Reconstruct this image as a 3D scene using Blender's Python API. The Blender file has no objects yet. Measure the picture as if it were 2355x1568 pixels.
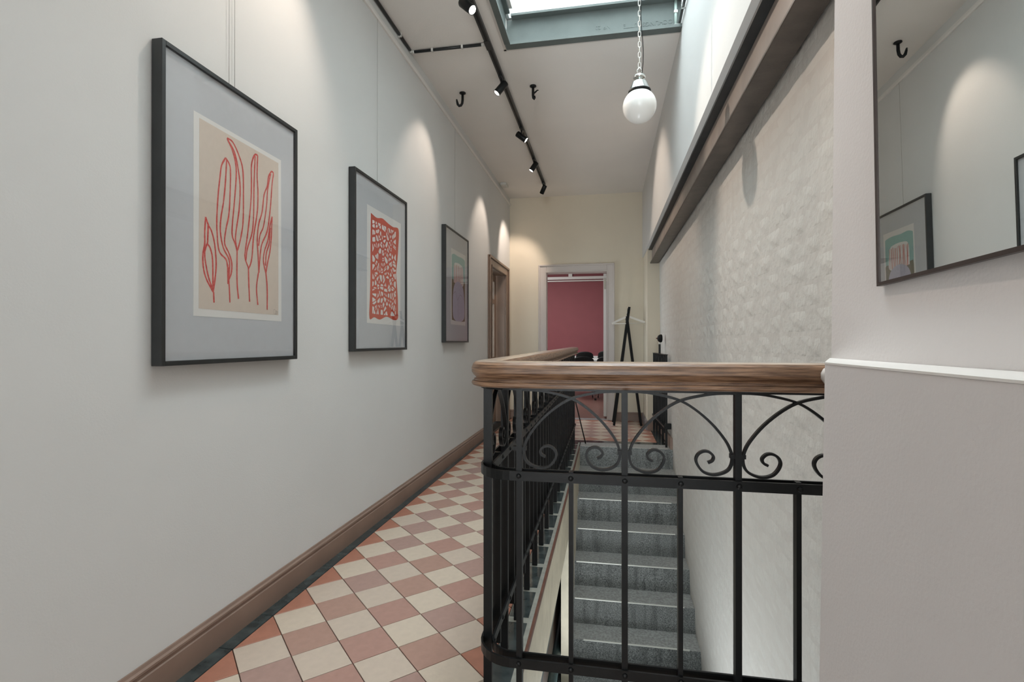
import bpy, bmesh, math, random
from mathutils import Vector, Matrix, Euler
random.seed(7)
PI = math.pi
S = bpy.context.scene
C = S.collection

# ------------------------------------------------------------------ camera
cd = bpy.data.cameras.new('camera'); cam = bpy.data.objects.new('camera', cd); C.objects.link(cam)
cam.location = (0, 0, 1.1); cam.rotation_euler = (PI/2 + .00206, 0, .181292)
cd.sensor_fit = 'HORIZONTAL'; cd.sensor_width = 36; cd.lens = 1188/2355*36; cd.clip_start = .02; cd.clip_end = 200
S.camera = cam
# ------------------------------------------------------------------ world, daylight, added fill lights, exposure
wd = bpy.data.worlds.new('sky'); S.world = wd; wd.use_nodes = True
bg = wd.node_tree.nodes['Background']; bg.inputs[0].default_value = (.92, .97, 1.0, 1); bg.inputs[1].default_value = 1.0
S.view_settings.view_transform = 'Standard'; S.view_settings.look = 'None'; S.view_settings.gamma = 1
S.view_settings.exposure = 0.60; S.view_settings.use_curve_mapping = False
def area(name, loc, sx, sy, power, col, rot=(0, 0, 0)):
    d = bpy.data.lights.new(name, 'AREA'); d.shape = 'RECTANGLE'; d.size = sx; d.size_y = sy; d.energy = power; d.color = col
    o = bpy.data.objects.new(name, d); C.objects.link(o); o.location = loc; o.rotation_euler = rot; return o
area('skylight_daylight', (-.08, 2.3, 4.95), 1.1, 2.5, 88, (.88, .97, 1.0))
area('hall_fill_light', (-.2, -5.9, 1.6), 1.6, 2.6, 112, (.90, .97, 1.0), (PI/2, 0, 0))  # added fill panel behind the camera, brightens the corridor
area('stairwell_fill_light', (-.1, 2.6, -1.38), .4, 1.8, 17, (.90, .97, 1.0), (PI, 0, 0))  # added upward fill low in the well, out of view
area('meeting_room_fill_light', (-2.2, 11.0, 3.38), 1.6, 4.0, 140, (1.0, .97, .96))  # added ceiling panel in place of window light from the left
area('side_room_daylight', (-3.45, 6.5, 1.5), 1.4, 2.0, 60, (.86, .95, 1.0), (0, -PI/2, 0))  # area light for the bluish daylight in the side room
WARM = (1.0, .83, .70)
SPOT_W = 13

# ------------------------------------------------------------------ helpers
def lin(h):
    h = h.lstrip('#'); v = [int(h[i:i+2], 16)/255 for i in (0, 2, 4)]
    return tuple(c/12.92 if c <= .04045 else ((c+.055)/1.055)**2.4 for c in v)
MATS = {}
def mat(name, col, rough=.6, metal=0., nscale=0, namt=0., col2=None, bump=0., bscale=60., spec=.5, detail=4., aniso=None, coat=0., stain=0.):
    """procedural principled material: noise-varied colour and noise bump in object space"""
    if name in MATS: return MATS[name]
    m = bpy.data.materials.new(name); m.use_nodes = True; nt = m.node_tree; b = nt.nodes['Principled BSDF']
    c = lin(col) if isinstance(col, str) else col
    b.inputs['Base Color'].default_value = (*c, 1); b.inputs['Roughness'].default_value = rough; b.inputs['Metallic'].default_value = metal
    b.inputs['Specular IOR Level'].default_value = spec; b.inputs['Coat Weight'].default_value = coat; b.inputs['Coat Roughness'].default_value = .22
    tc = nt.nodes.new('ShaderNodeTexCoord'); mp = nt.nodes.new('ShaderNodeMapping'); nt.links.new(tc.outputs['Object'], mp.inputs[0])
    if aniso: mp.inputs['Scale'].default_value = aniso
    if nscale:
        n = nt.nodes.new('ShaderNodeTexNoise'); n.inputs['Scale'].default_value = nscale; n.inputs['Detail'].default_value = detail
        nt.links.new(mp.outputs[0], n.inputs['Vector'])
        r = nt.nodes.new('ShaderNodeValToRGB'); r.color_ramp.elements[0].position = .5-.18; r.color_ramp.elements[1].position = .5+.18
        c2 = (lin(col2) if isinstance(col2, str) else col2) if col2 else tuple(x*(1-namt) for x in c)
        r.color_ramp.elements[0].color = (*c2, 1); r.color_ramp.elements[1].color = (*c, 1)
        nt.links.new(n.outputs[0], r.inputs[0]); nt.links.new(r.outputs[0], b.inputs['Base Color'])
    if stain:                                                    # weathering that runs down the face
        src = b.inputs['Base Color'].links[0].from_socket
        m3 = nt.nodes.new('ShaderNodeMapping'); m3.inputs['Scale'].default_value = (14, 14, 1.6); nt.links.new(tc.outputs['Object'], m3.inputs[0])
        n3 = nt.nodes.new('ShaderNodeTexNoise'); n3.inputs['Scale'].default_value = 1.3; n3.inputs['Detail'].default_value = 6; nt.links.new(m3.outputs[0], n3.inputs['Vector'])
        r3 = nt.nodes.new('ShaderNodeValToRGB'); r3.color_ramp.elements[0].position = .30; r3.color_ramp.elements[1].position = .52
        r3.color_ramp.elements[0].color = (1-stain, 1-stain, 1-stain, 1); r3.color_ramp.elements[1].color = (1, 1, 1, 1); nt.links.new(n3.outputs[0], r3.inputs[0])
        mm = nt.nodes.new('ShaderNodeMix'); mm.data_type = 'RGBA'; mm.blend_type = 'MULTIPLY'; mm.inputs[0].default_value = 1
        nt.links.new(src, mm.inputs[6]); nt.links.new(r3.outputs[0], mm.inputs[7]); nt.links.new(mm.outputs[2], b.inputs['Base Color'])
    if bump:
        n2 = nt.nodes.new('ShaderNodeTexNoise'); n2.inputs['Scale'].default_value = bscale; n2.inputs['Detail'].default_value = 3
        nt.links.new(mp.outputs[0], n2.inputs['Vector'])
        bp = nt.nodes.new('ShaderNodeBump'); bp.inputs['Strength'].default_value = 1.0; bp.inputs['Distance'].default_value = bump
        nt.links.new(n2.outputs[0], bp.inputs['Height']); nt.links.new(bp.outputs[0], b.inputs['Normal'])
    MATS[name] = m; return m
def emit(name, col, s):
    m = bpy.data.materials.new(name); m.use_nodes = True; nt = m.node_tree; nt.nodes.clear()
    e = nt.nodes.new('ShaderNodeEmission'); o = nt.nodes.new('ShaderNodeOutputMaterial')
    e.inputs[0].default_value = (*col, 1); e.inputs[1].default_value = s; nt.links.new(e.outputs[0], o.inputs[0]); return m
def pane_mat(name, tint=(1, 1, 1), ior=1.5, rough=.0):
    m = bpy.data.materials.new(name); m.use_nodes = True; nt = m.node_tree; nt.nodes.clear()
    lw = nt.nodes.new('ShaderNodeLayerWeight'); lw.inputs[0].default_value = .5
    pw = nt.nodes.new('ShaderNodeMath'); pw.operation = 'POWER'; pw.inputs[1].default_value = 5; nt.links.new(lw.outputs['Facing'], pw.inputs[0])
    f = nt.nodes.new('ShaderNodeMath'); f.operation = 'MULTIPLY_ADD'; f.inputs[1].default_value = .96; f.inputs[2].default_value = .03; nt.links.new(pw.outputs[0], f.inputs[0])
    t = nt.nodes.new('ShaderNodeBsdfTransparent'); t.inputs[0].default_value = (*tint, 1)
    g = nt.nodes.new('ShaderNodeBsdfGlossy'); g.inputs['Roughness'].default_value = rough
    mx = nt.nodes.new('ShaderNodeMixShader'); o = nt.nodes.new('ShaderNodeOutputMaterial')
    nt.links.new(f.outputs[0], mx.inputs[0]); nt.links.new(t.outputs[0], mx.inputs[1]); nt.links.new(g.outputs[0], mx.inputs[2]); nt.links.new(mx.outputs[0], o.inputs[0]); return m

class MB:
    def __init__(s): s.v = []; s.f = []; s.sm = []
    def add(s, vs, fs, smooth=False):
        o = len(s.v); s.v += [tuple(v) for v in vs]; s.f += [tuple(i+o for i in f) for f in fs]; s.sm += [smooth]*len(fs); return s
    def box(s, x0, x1, y0, y1, z0, z1):
        v = [(x, y, z) for z in (z0, z1) for y in (y0, y1) for x in (x0, x1)]
        return s.add(v, [(0, 2, 3, 1), (4, 5, 7, 6), (0, 1, 5, 4), (2, 6, 7, 3), (0, 4, 6, 2), (1, 3, 7, 5)])
    def bbox(s, x0, x1, y0, y1, z0, z1, b=.003):
        """box with chamfered edges"""
        bm = bmesh.new(); bmesh.ops.create_cube(bm, size=1)
        for v in bm.verts:
            v.co = Vector((x0 if v.co.x < 0 else x1, y0 if v.co.y < 0 else y1, z0 if v.co.z < 0 else z1))
        bmesh.ops.bevel(bm, geom=bm.edges[:], offset=b, segments=1, affect='EDGES')
        bm.verts.index_update(); s.add([v.co[:] for v in bm.verts], [[v.index for v in f.verts] for f in bm.faces]); bm.free(); return s
    def prism(s, poly, ax, a, b):
        """poly: 2-D points in the plane normal to axis ax ('x': (y,z), 'y': (x,z), 'z': (x,y))"""
        def p(q, t): return {'x': (t, q[0], q[1]), 'y': (q[0], t, q[1]), 'z': (q[0], q[1], t)}[ax]
        n = len(poly); v = [p(q, a) for q in poly] + [p(q, b) for q in poly]
        f = [tuple(range(n))[::-1], tuple(range(n, 2*n))] + [(i, (i+1) % n, n+(i+1) % n, n+i) for i in range(n)]
        return s.add(v, f)
    def tube(s, pts, r, n=10, cap=True, closed=False, smooth=True):
        pts = [Vector(p) for p in pts]; m = len(pts); rs = r if isinstance(r, (list, tuple)) else [r]*m
        rings = []; up = None
        for i, p in enumerate(pts):
            if closed: t = (pts[(i+1) % m]-pts[i-1]).normalized()
            else: t = (pts[min(i+1, m-1)]-pts[max(i-1, 0)]).normalized()
            if up is None:
                up = Vector((0, 0, 1)) if abs(t.z) < .9 else Vector((1, 0, 0))
            sd = t.cross(up).normalized(); up = sd.cross(t).normalized()
            rings.append([p+(sd*math.cos(2*PI*k/n)+up*math.sin(2*PI*k/n))*rs[i] for k in range(n)])
        v = [q for rg in rings for q in rg]; f = []
        for i in range(m if closed else m-1):
            j = (i+1) % m
            for k in range(n): f.append((i*n+k, i*n+(k+1) % n, j*n+(k+1) % n, j*n+k))
        if cap and not closed: f += [tuple(range(n))[::-1], tuple(range((m-1)*n, m*n))]
        return s.add(v, f, smooth)
    def lathe(s, prof, origin=(0, 0, 0), axis=(0, 0, 1), n=24, smooth=True):
        """prof: (radius, height) pairs along the axis"""
        q = Vector((0, 0, 1)).rotation_difference(Vector(axis).normalized()).to_matrix(); o = Vector(origin)
        v = [o+q @ Vector((r*math.cos(2*PI*k/n), r*math.sin(2*PI*k/n), h)) for r, h in prof for k in range(n)]
        m = len(prof); f = [(i*n+k, i*n+(k+1) % n, (i+1)*n+(k+1) % n, (i+1)*n+k) for i in range(m-1) for k in range(n)]
        f += [tuple(range(n))[::-1], tuple(range((m-1)*n, m*n))]
        return s.add(v, f, smooth)
    def sweep(s, path, prof, smooth=False):
        """prof: closed list of (lateral offset, z) swept along a level polyline path [(x,y)]; lateral is to the left of travel"""
        P = [Vector((a, b)) for a, b in path]; m = len(P); n = len(prof); v = []
        for i, p in enumerate(P):
            d0 = (P[i]-P[i-1]).normalized() if i else None; d1 = (P[i+1]-P[i]).normalized() if i < m-1 else None
            d0 = d0 or d1; d1 = d1 or d0; n0 = Vector((-d0.y, d0.x)); n1 = Vector((-d1.y, d1.x)); b = (n0+n1).normalized(); k = 1/max(.3, b.dot(n0))
            for o, z in prof: q = p+b*o*k; v.append((q.x, q.y, z))
        f = [(i*n+k, i*n+(k+1) % n, (i+1)*n+(k+1) % n, (i+1)*n+k) for i in range(m-1) for k in range(n)]
        f += [tuple(range(n))[::-1], tuple(range((m-1)*n, m*n))]
        return s.add(v, f, smooth)
    def flatbar(s, pts, plane, c, w, t):
        """flat bar bent in a plane ('y': pts are (x,z) at y=c; 'x': pts are (y,z) at x=c), w across the plane, t in it"""
        P = [Vector(p) for p in pts]; m = len(P); v = []
        for i, p in enumerate(P):
            d = (P[min(i+1, m-1)]-P[max(i-1, 0)]).normalized(); nn = Vector((-d.y, d.x))*t/2
            for a, b in ((p+nn, -w/2), (p+nn, w/2), (p-nn, w/2), (p-nn, -w/2)):
                v.append((a.x, c+b, a.y) if plane == 'y' else (c+b, a.x, a.y))
        f = [(i*4+k, i*4+(k+1) % 4, (i+1)*4+(k+1) % 4, (i+1)*4+k) for i in range(m-1) for k in range(4)] + [(3, 2, 1, 0), tuple(range((m-1)*4, m*4))]
        return s.add(v, f)
    def mesh(s, name, m):
        me = bpy.data.meshes.new(name); me.from_pydata(s.v, [], s.f); me.update()
        bm = bmesh.new(); bm.from_mesh(me); bmesh.ops.recalc_face_normals(bm, faces=bm.faces[:]); bm.to_mesh(me); bm.free()
        me.polygons.foreach_set('use_smooth', s.sm)
        for x in (m if isinstance(m, (list, tuple)) else [m]): me.materials.append(x)
        return me
    def build(s, name, m, parent=None, loc=(0, 0, 0), label=None, kind=None):
        o = bpy.data.objects.new(name, s.mesh(name, m)); C.objects.link(o); put(o, parent, loc)
        if label: o['label'] = label
        if kind: o['kind'] = kind
        return o
def base(o):
    q = Vector(o.location)
    while o.parent: o = o.parent; q += Vector(o.location)
    return q
def put(o, parent, loc=(0, 0, 0)):
    """meshes are written in world coordinates; the parent's own offset is taken out"""
    if parent:
        o.parent = parent; o.location = Vector(loc)-base(parent)
    else: o.location = loc
def inst(name, me, parent, loc=(0, 0, 0)):
    o = bpy.data.objects.new(name, me); C.objects.link(o); put(o, parent, loc); return o
def thing(name, label, cat, loc=(0, 0, 0), group=None):
    o = bpy.data.objects.new(name, None); C.objects.link(o); o.location = loc; o.empty_display_size = .05
    o['label'] = label; o['category'] = cat
    if group: o['group'] = group
    return o
def struct(o, label=None):
    o['kind'] = 'structure'
    if label: o['label'] = label
    return o
def smooth(pts, n=5):
    """Catmull-Rom through 2-D points"""
    P = [Vector(p) for p in pts]; P = [P[0]*2-P[1]]+P+[P[-1]*2-P[-2]]; out = []
    for i in range(1, len(P)-2):
        for k in range(n):
            t = k/n; a, b, c, d = P[i-1:i+3]
            out.append(tuple(.5*((2*b)+(c-a)*t+(2*a-5*b+4*c-d)*t*t+(3*b-a-3*c+d)*t**3)))
    return out+[tuple(P[-2])]
def clip(poly, a, b, c):
    """keep the part of a convex 2-D polygon where a*x+b*y<=c"""
    out = []
    for i in range(len(poly)):
        p, q = poly[i], poly[(i+1) % len(poly)]; dp = a*p[0]+b*p[1]-c; dq = a*q[0]+b*q[1]-c
        if dp <= 0: out.append(p)
        if (dp < 0 < dq) or (dq < 0 < dp):
            t = dp/(dp-dq); out.append((p[0]+(q[0]-p[0])*t, p[1]+(q[1]-p[1])*t))
    return out
def parea(p): return .5*abs(sum(p[i-1][0]*p[i][1]-p[i][0]*p[i-1][1] for i in range(len(p))))

# ------------------------------------------------------------------ materials
M = dict(
 wall=mat('wall_paint', '#d8d8d6', .85, nscale=2.2, namt=.03, bump=.0004, bscale=170),
 wallback=mat('back_wall_paint', '#ddd3c0', .85, nscale=2, namt=.03, bump=.0008, bscale=140),
 wallnear=mat('near_wall_paint', '#d9d5d4', .8, nscale=3, namt=.03, bump=.0004, bscale=190),
 ceil=mat('ceiling_paint', '#eeeae5', .9, nscale=1.4, namt=.04, bump=.0006, bscale=90),
 shaft=mat('shaft_paint', '#cdd3d4', .85, nscale=2, namt=.02),
 white=mat('white_gloss_paint', '#d2cdc8', .35, nscale=5, namt=.04, bump=.0003, bscale=60),
 brick=mat('painted_brick', '#cfccc6', .75, nscale=9, namt=.05, bump=.009, bscale=19, detail=6),
 mortar=mat('painted_mortar', '#cdc9c3', .85, nscale=14, namt=.05, bump=.007, bscale=17),
 steel=mat('grey_green_steel_paint', '#6c7371', .8, nscale=7, spec=.15, namt=.12, bump=.0004, bscale=120),
 beam=mat('dark_brown_steel', '#5c534c', .38, metal=.35, nscale=12, namt=.35, bump=.0006, bscale=90),
 beamweb=mat('brown_steel_web', '#a0958d', .5, metal=.1, nscale=6, namt=.25, bump=.0006, bscale=60),
 lacq=mat('black_lacquer_frame', '#2b2d2d', .35, nscale=20, namt=.2),
 iron=mat('black_painted_iron', '#141617', .36, nscale=30, namt=.25, bump=.0003, bscale=90, spec=.28),
 wood=mat('oak_handrail', '#9c795d', .42, nscale=6.0, col2='#573c29', bump=.0007, bscale=30, aniso=(2.2, 2.2, 34), detail=10, coat=.25),
 skirt=mat('brown_paint_skirting', '#8c7568', .42, nscale=6, namt=.15, bump=.0003, bscale=60),
 brownframe=mat('brown_paint_door', '#8a7262', .4, nscale=6, namt=.15),
 slab=mat('black_slate_border', '#464e4e', .18, nscale=18, col2='#2d3435', bump=.0004, bscale=50),
 slabjoint=mat('pale_joint_mortar', '#98988f', .7, nscale=30, namt=.25),
 grout=mat('dark_grout', '#2a2522', .9, nscale=20, namt=.2),
 stone=mat('granite_step', '#969997', .62, nscale=150, col2='#3a3d3d', bump=.0012, bscale=130, detail=8, stain=.42),
 stonetop=mat('worn_granite_tread', '#a3a5a2', .5, nscale=60, col2='#7d7c79', bump=.0006, bscale=110, detail=8, stain=.12),
 nosing=mat('pale_nosing_strip', '#d8d8d0', .4, metal=.3),
 creamedge=mat('cream_painted_slab_edge', '#d0c6b0', .6, nscale=9, namt=.2, bump=.002, bscale=30),
 rededge=mat('red_brown_edge', '#6f4a3c', .5, nscale=20, namt=.3),
 paper=mat('paper_white', '#dedcd8', .7), mat_grey=mat('grey_mount_board', '#bfc1c4', .8, nscale=40, namt=.03),
 beige=mat('beige_print', '#d2c4b6', .75, nscale=60, namt=.04),
 crayon=mat('red_crayon', '#b93a36', .75, nscale=140, col2='#d26058'),
 cut=mat('red_papercut', '#c94f38', .75, nscale=20, namt=.08),
 cream=[mat('cream_tile_a', '#c8b8a6', .38, nscale=30, namt=.08, bump=.0004, bscale=80), mat('cream_tile_b', '#c2b1a1', .38, nscale=30, namt=.08, bump=.0004, bscale=80)],
 red=[mat('terracotta_tile_a', '#aa8478', .36, nscale=30, namt=.10, bump=.0004, bscale=80), mat('terracotta_tile_b', '#a6877d', .36, nscale=30, namt=.10, bump=.0004, bscale=80), mat('terracotta_tile_c', '#a98678', .36, nscale=30, namt=.10, bump=.0004, bscale=80)],
 redge=mat('terracotta_edge_tile', '#aa7460', .36, nscale=25, namt=.14, bump=.0004, bscale=80),
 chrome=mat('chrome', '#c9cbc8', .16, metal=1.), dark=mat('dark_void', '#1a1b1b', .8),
 redwall=mat('red_wall_paint', '#82454a', .7, nscale=3, namt=.06, bump=.0006, bscale=90),
 floorwood=mat('red_brown_wood_floor', '#76564e', .28, nscale=5, namt=.3, aniso=(1, 12, 1)),
 black=mat('black_plastic', '#0f1011', .55, spec=.2), table=mat('pale_table_top', '#c4c8c6', .3),
 opal=mat('opal_glass', '#efefec', .22), tubeb=mat('black_conduit', '#1d2022', .35), clipw=mat('white_plastic', '#d4d4cf', .45),
 track=mat('dark_track_metal', '#383a3b', .35, metal=.5), glass=pane_mat('picture_glass'), skyglass=pane_mat('skylight_glass', (.97, .99, 1)),
 mirror=mat('mirror_glass', (.86, .88, .87), .004, metal=1.), mirframe=mat('mirror_frame_bronze', '#423835', .4, metal=.3),
 lens=emit('lamp_lens', (1, .93, .84), 9), teal=mat('teal_ink', '#8fbab4', .8, nscale=50, namt=.1), olive=mat('olive_ink', '#77725a', .8, nscale=60, namt=.2),
 lilac=mat('lilac_ink', '#bebbcc', .8, nscale=50, namt=.12), stripe=mat('red_pencil', '#c4695a', .8), pencil=mat('pencil_line', '#7d7672', .8),
 arch=mat('cream_gloss_paint', '#c9c0ba', .4, nscale=5, namt=.04), brass=mat('pale_hinge', '#b9b4a6', .6),
 woodtop=mat('rubbed_wood_top_sheen', '#c7b4a2', .32, nscale=4.0, col2='#a98f79', bump=.0004, bscale=30, aniso=(2.2, 2.2, 34), detail=8, coat=1.),  # rubbed wood, with the reflected sheen painted in as paler colour
 rail=mat('white_rail_paint', '#e6e3df', .4, nscale=5, namt=.03),
 hanger=mat('pale_wood_hanger', '#e4dfd6', .5), lowgrey=mat('grey_metal_board', '#3e4342', .4, metal=.3), lowbrown=mat('brown_board', '#38291e', .5, nscale=20, namt=.3),
 lowteal=mat('teal_grey_pipe', '#40504f', .45, nscale=60, namt=.2), wire=mat('steel_wire', '#8f8d86', .4, metal=.4),
)
# ------------------------------------------------------------------ room shell
XW = -1.39          # left wall face
YB = 7.4            # back wall face
ZC = 3.19           # ceiling
b = MB()
b.box(XW-.16, XW, -6, 6.133, 0, ZC); b.box(XW-.16, XW, 7.037, YB, 0, ZC); b.box(XW-.16, XW, 6.133, 7.037, 2.03, ZC)
struct(b.build('wall_left', M['wall']))
b = MB()
b.box(XW-.16, -.865, YB, YB+.14, -.01, ZC); b.box(.012, 1.0, YB, YB+.14, -.01, ZC); b.box(-.865, .012, YB, YB+.14, 2.105, ZC)
struct(b.build('wall_back', M['wallback']))
struct(MB().box(XW-.16, 1.0, -6.15, -6, 0, ZC).build('wall_front', M['wall']))
panel_frame = MB()  # frame added round the unseen fill panel, no real window
for q in ((-1.06, -1.0, .24, 2.96), (.60, .66, .24, 2.96), (-1.0, .60, 2.90, 2.96), (-1.0, .60, .24, .30)): panel_frame.box(q[0], q[1], -5.998, -5.88, q[2], q[3])
struct(panel_frame.build('fill_light_frame', M['white']))
# ceiling with the skylight opening
SX0, SX1, SY0, SY1 = -.70, .49, 1.0, 3.61
b = MB()
b.box(XW-.16, SX0, -6.15, YB+.14, ZC, ZC+.2); b.box(SX0, 1.0, SY1, YB+.14, ZC, ZC+.2); b.box(SX0, 1.0, -6.15, SY0, ZC, ZC+.2)
struct(b.build('ceiling', M['ceil']))
# upper right wall above the beam, carried on up into the shaft
b = MB(); b.prism([(.49, 2.275), (.515, 2.262), (.9, 2.262), (.9, ZC), (.49, ZC)], 'y', .985, YB)
b.box(.49, .9, .985, 3.66, ZC, 5.0)
struct(b.build('wall_right_upper', M['wall']))
# pier at the far end carrying the beam, its left face in line with the upper wall
struct(MB().box(.50, .9, 6.64, YB, 0, 2.262).build('wall_right_pier', M['wallback']))
# near right wall block (mirror wall)
b = MB()
b.add([(.391, -6, 0), (.95, -6, 0), (.95, .985, 0), (.391, 1.027, 0), (.391, -6, ZC), (.95, -6, ZC), (.95, .955, ZC), (.391, .949, ZC)],
      [(0, 3, 2, 1), (4, 5, 6, 7), (0, 1, 5, 4), (1, 2, 6, 5), (2, 3, 7, 6), (3, 0, 4, 7)])
struct(b.build('wall_right_near', M['wallnear']))
b = MB()
lo = [(.30, -6), (.30, .838), (.390, 1.045), (.390, -6)]; hi = [(.30, -6), (.30, .789), (.390, 1.0), (.390, -6)]
v = [(x, y, 0) for x, y in lo]+[(x, y, 1.069) for x, y in hi]
b.add(v, [(3, 2, 1, 0), (4, 5, 6, 7), (0, 1, 5, 4), (1, 2, 6, 5), (2, 3, 7, 6), (3, 0, 4, 7)])
struct(b.build('wall_low_near', M['wallnear']))
b = MB(); b.prism([(.2995, -6), (.2995, .789), (.3905, 1.006), (.3905, -6)], 'z', 1.0692, 1.0718)
struct(b.build('trim_1', M['rail']), 'white painted ledge on the low wall')

# brick wall, slightly battered, each brick proud of the joint
def xb(z): return .645+(2-z)*.010 if z > 0 else .665+(-z)*.025
b = MB(); zs = [-1.6, -1.0, -.5, 0, 1, 2.0, 2.262]
for z0, z1 in zip(zs, zs[1:]):
    b.add([(xb(z0), .99, z0), (xb(z0), 6.64, z0), (xb(z1), 6.64, z1), (xb(z1), .99, z1), (.95, .99, z0), (.95, 6.64, z0), (.95, 6.64, z1), (.95, .99, z1)],
          [(0, 1, 2, 3), (4, 7, 6, 5), (0, 4, 5, 1), (2, 6, 7, 3), (1, 5, 6, 2), (0, 3, 7, 4)])
brickwall = struct(b.build('wall_right', M['mortar']))
BL, BH = .24, .072
def brick_mb(seed, L):
    rr = random.Random(seed); mb = MB(); ny, nz = 4, 2; g = {}
    vs = []; fs = []
    for i in range(ny+3):
        for j in range(nz+3):
            y = 0 if i == 0 else L if i == ny+2 else .007+(i-1)*(L-.014)/ny
            z = 0 if j == 0 else BH if j == nz+2 else .007+(j-1)*(BH-.014)/nz
            edge = i in (0, ny+2) or j in (0, nz+2)
            x = .0001 if edge else -.0008+rr.uniform(-.0010, .0010)
            if not edge: y += rr.uniform(-.002, .002); z += rr.uniform(-.0015, .0015)
            g[i, j] = len(vs); vs.append((x, y, z))
    for i in range(ny+2):
        for j in range(nz+2): fs.append((g[i, j], g[i+1, j], g[i+1, j+1], g[i, j+1]))
    return mb.add(vs, fs, True)
var = [brick_mb(k, BL) for k in range(10)]; half = [brick_mb(50+k, .115) for k in range(3)]
varm = [q.mesh('brick', M['brick']) for q in var]
cells = []
row = 0; z = -1.52
while z < 2.17:
    y = 1.0 + (0 if row % 2 else -.125); 
    while y < 6.62:
        L = BL
        if y < .99 or y+BL > 6.64: L = .115; 
        yy = y+.125 if y < .99 else y
        cells.append((yy+random.uniform(-.002, .002), z+random.uniform(-.0015, .0015), L)); y += .25
    z += .083; row += 1
def big(c):
    y, z, L = c; return (0 if -.05 < z < 2.02 else 3) + y + (0 if L == BL else 9)
order = sorted(cells, key=big); rest = MB()
for k, (y, z, L) in enumerate(order):
    if k < 290: inst('brick', varm[k % 10], brickwall, (xb(z), y, z))
    else:
        src = (var[k % 10] if L == BL else half[k % 3]); rest.add([(xb(z)+p[0], y+p[1], z+p[2]) for p in src.v], src.f, True)
rest.build('brick_courses', M['brick'], brickwall, kind='stuff')

# floor bodies
b = MB()
b.box(XW-.16, -.283, -6.1, YB+.14, -.36, -.011); b.box(-.283, .665, 5.53, YB+.14, -.2, -.011); b.box(-.283, .95, -6.1, 1.5, -.36, -.011)
floor = struct(b.build('floor', M['grout']))
# diagonal tiles, cut to the borders
TS, PH, OX, OY = .16391, .006, -1.3191, 1.6419
ca, sa = math.cos(-PI/4+PH), math.sin(-PI/4+PH); cb, sb = math.cos(PI/4+PH), math.sin(PI/4+PH)
def lat(i, j): return (OX+TS*(i*ca+j*cb), OY+TS*(i*sa+j*sb))
def prism_tile(poly, gap=.0015, bev=.0012):
    """convex polygon shrunk by a joint, chamfered top"""
    cx = sum(p[0] for p in poly)/len(poly); cy = sum(p[1] for p in poly)/len(poly)
    def shrink(d):
        q = list(poly); n = len(poly)
        ar = sum(poly[i-1][0]*poly[i][1]-poly[i][0]*poly[i-1][1] for i in range(n)); sg = 1 if ar > 0 else -1
        for i in range(n):
            a, c = poly[i], poly[(i+1) % n]; ex, ey = c[0]-a[0], c[1]-a[1]; l = math.hypot(ex, ey)
            if l < 1e-6: continue
            nx, ny = sg*ey/l, -sg*ex/l; q = clip(q, nx, ny, nx*a[0]+ny*a[1]-d)
        return q
    o, t = shrink(gap), shrink(gap+bev)
    if len(o) < 3 or len(t) != len(o): return None
    mb = MB(); n = len(o); v = [(x, y, -.0108) for x, y in o]+[(x, y, -.0012) for x, y in o]+[(x, y, 0) for x, y in t]
    mb.add(v, [tuple(range(2*n, 3*n))]+[(i, (i+1) % n, n+(i+1) % n, n+i) for i in range(n)]+[(n+i, n+(i+1) % n, 2*n+(i+1) % n, 2*n+i) for i in range(n)]); return mb
full = {}
p0 = lat(0, 0); unit = [(q[0]-p0[0], q[1]-p0[1]) for q in (lat(0, 0), lat(1, 0), lat(1, 1), lat(0, 1))]
for key, ms in (('c', M['cream']), ('r', M['red'])): full[key] = [prism_tile(unit).mesh('tile', m) for m in ms]
def xl(y): return OX-PH*(y-OY)
nearstuff = {'c': MB(), 'r': MB()}; ntile = 0
for i in range(-36, 60):
    for j in range(-46, 34):
        q = [lat(i, j), lat(i+1, j), lat(i+1, j+1), lat(i, j+1)]; cx = sum(p[0] for p in q)/4; cy = sum(p[1] for p in q)/4
        if cy < -6.1 or cy > YB+.1 or cx < -1.6 or cx > .7: continue
        key = 'c' if (i+j) % 2 == 0 else 'r'
        regs = []
        a = clip(clip(clip(q, -1, -PH, -(OX+PH*OY)), 1, 0, -.388), 0, 1, YB-.02); regs.append(a)                     # corridor
        c = clip(clip(clip(clip(q, -1, 0, .388), 1, 0, .54), 0, -1, -5.845), 0, 1, YB-.02); regs.append(c)          # far landing
        d = clip(clip(clip(q, -1, 0, .388), 1, 0, .30), 0, 1, 1.37); regs.append(d)                                 # hall side
        if cy > 5.845 and -.6 < cx < 0: 
            a = clip(clip(clip(q, -1, -PH, -(OX+PH*OY)), 1, 0, .54), 0, 1, YB-.02)
            if all(p[1] > 5.845 for p in q): regs = [a]
        for pl in regs:
            if len(pl) < 3 or parea(pl) < 2e-4: continue
            whole = parea(pl) > TS*TS*.999
            if cy < 1.3 or (cx > -.388 and cy < 1.45):
                t = prism_tile(pl)
                if t: nearstuff[key].add(t.v, t.f)
                continue
            if whole: inst('tile', random.choice(full[key]), floor, (lat(i, j)[0], lat(i, j)[1], 0)); ntile += 1
            else:
                t = prism_tile(pl)
                if t: t.build('tile', M['redge'] if key == 'r' else M['cream'][1], floor); ntile += 1
nearstuff['c'].build('tile_field', M['cream'][0], floor, kind='stuff'); nearstuff['r'].build('tile_field', M['red'][0], floor, kind='stuff')
# black border along the left wall
k = 0; y = OY-34*TS*math.sqrt(2)
while y < YB-.05:
    y1 = min(y+TS*math.sqrt(2), YB-.01)
    t = prism_tile([(XW+.012, y), (xl(y)-.001, y), (xl(y1)-.001, y1), (XW+.012, y1)], .0015, .001)
    if t: t.build('border_slab', M['slab'], floor)
    y = y1
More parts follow.
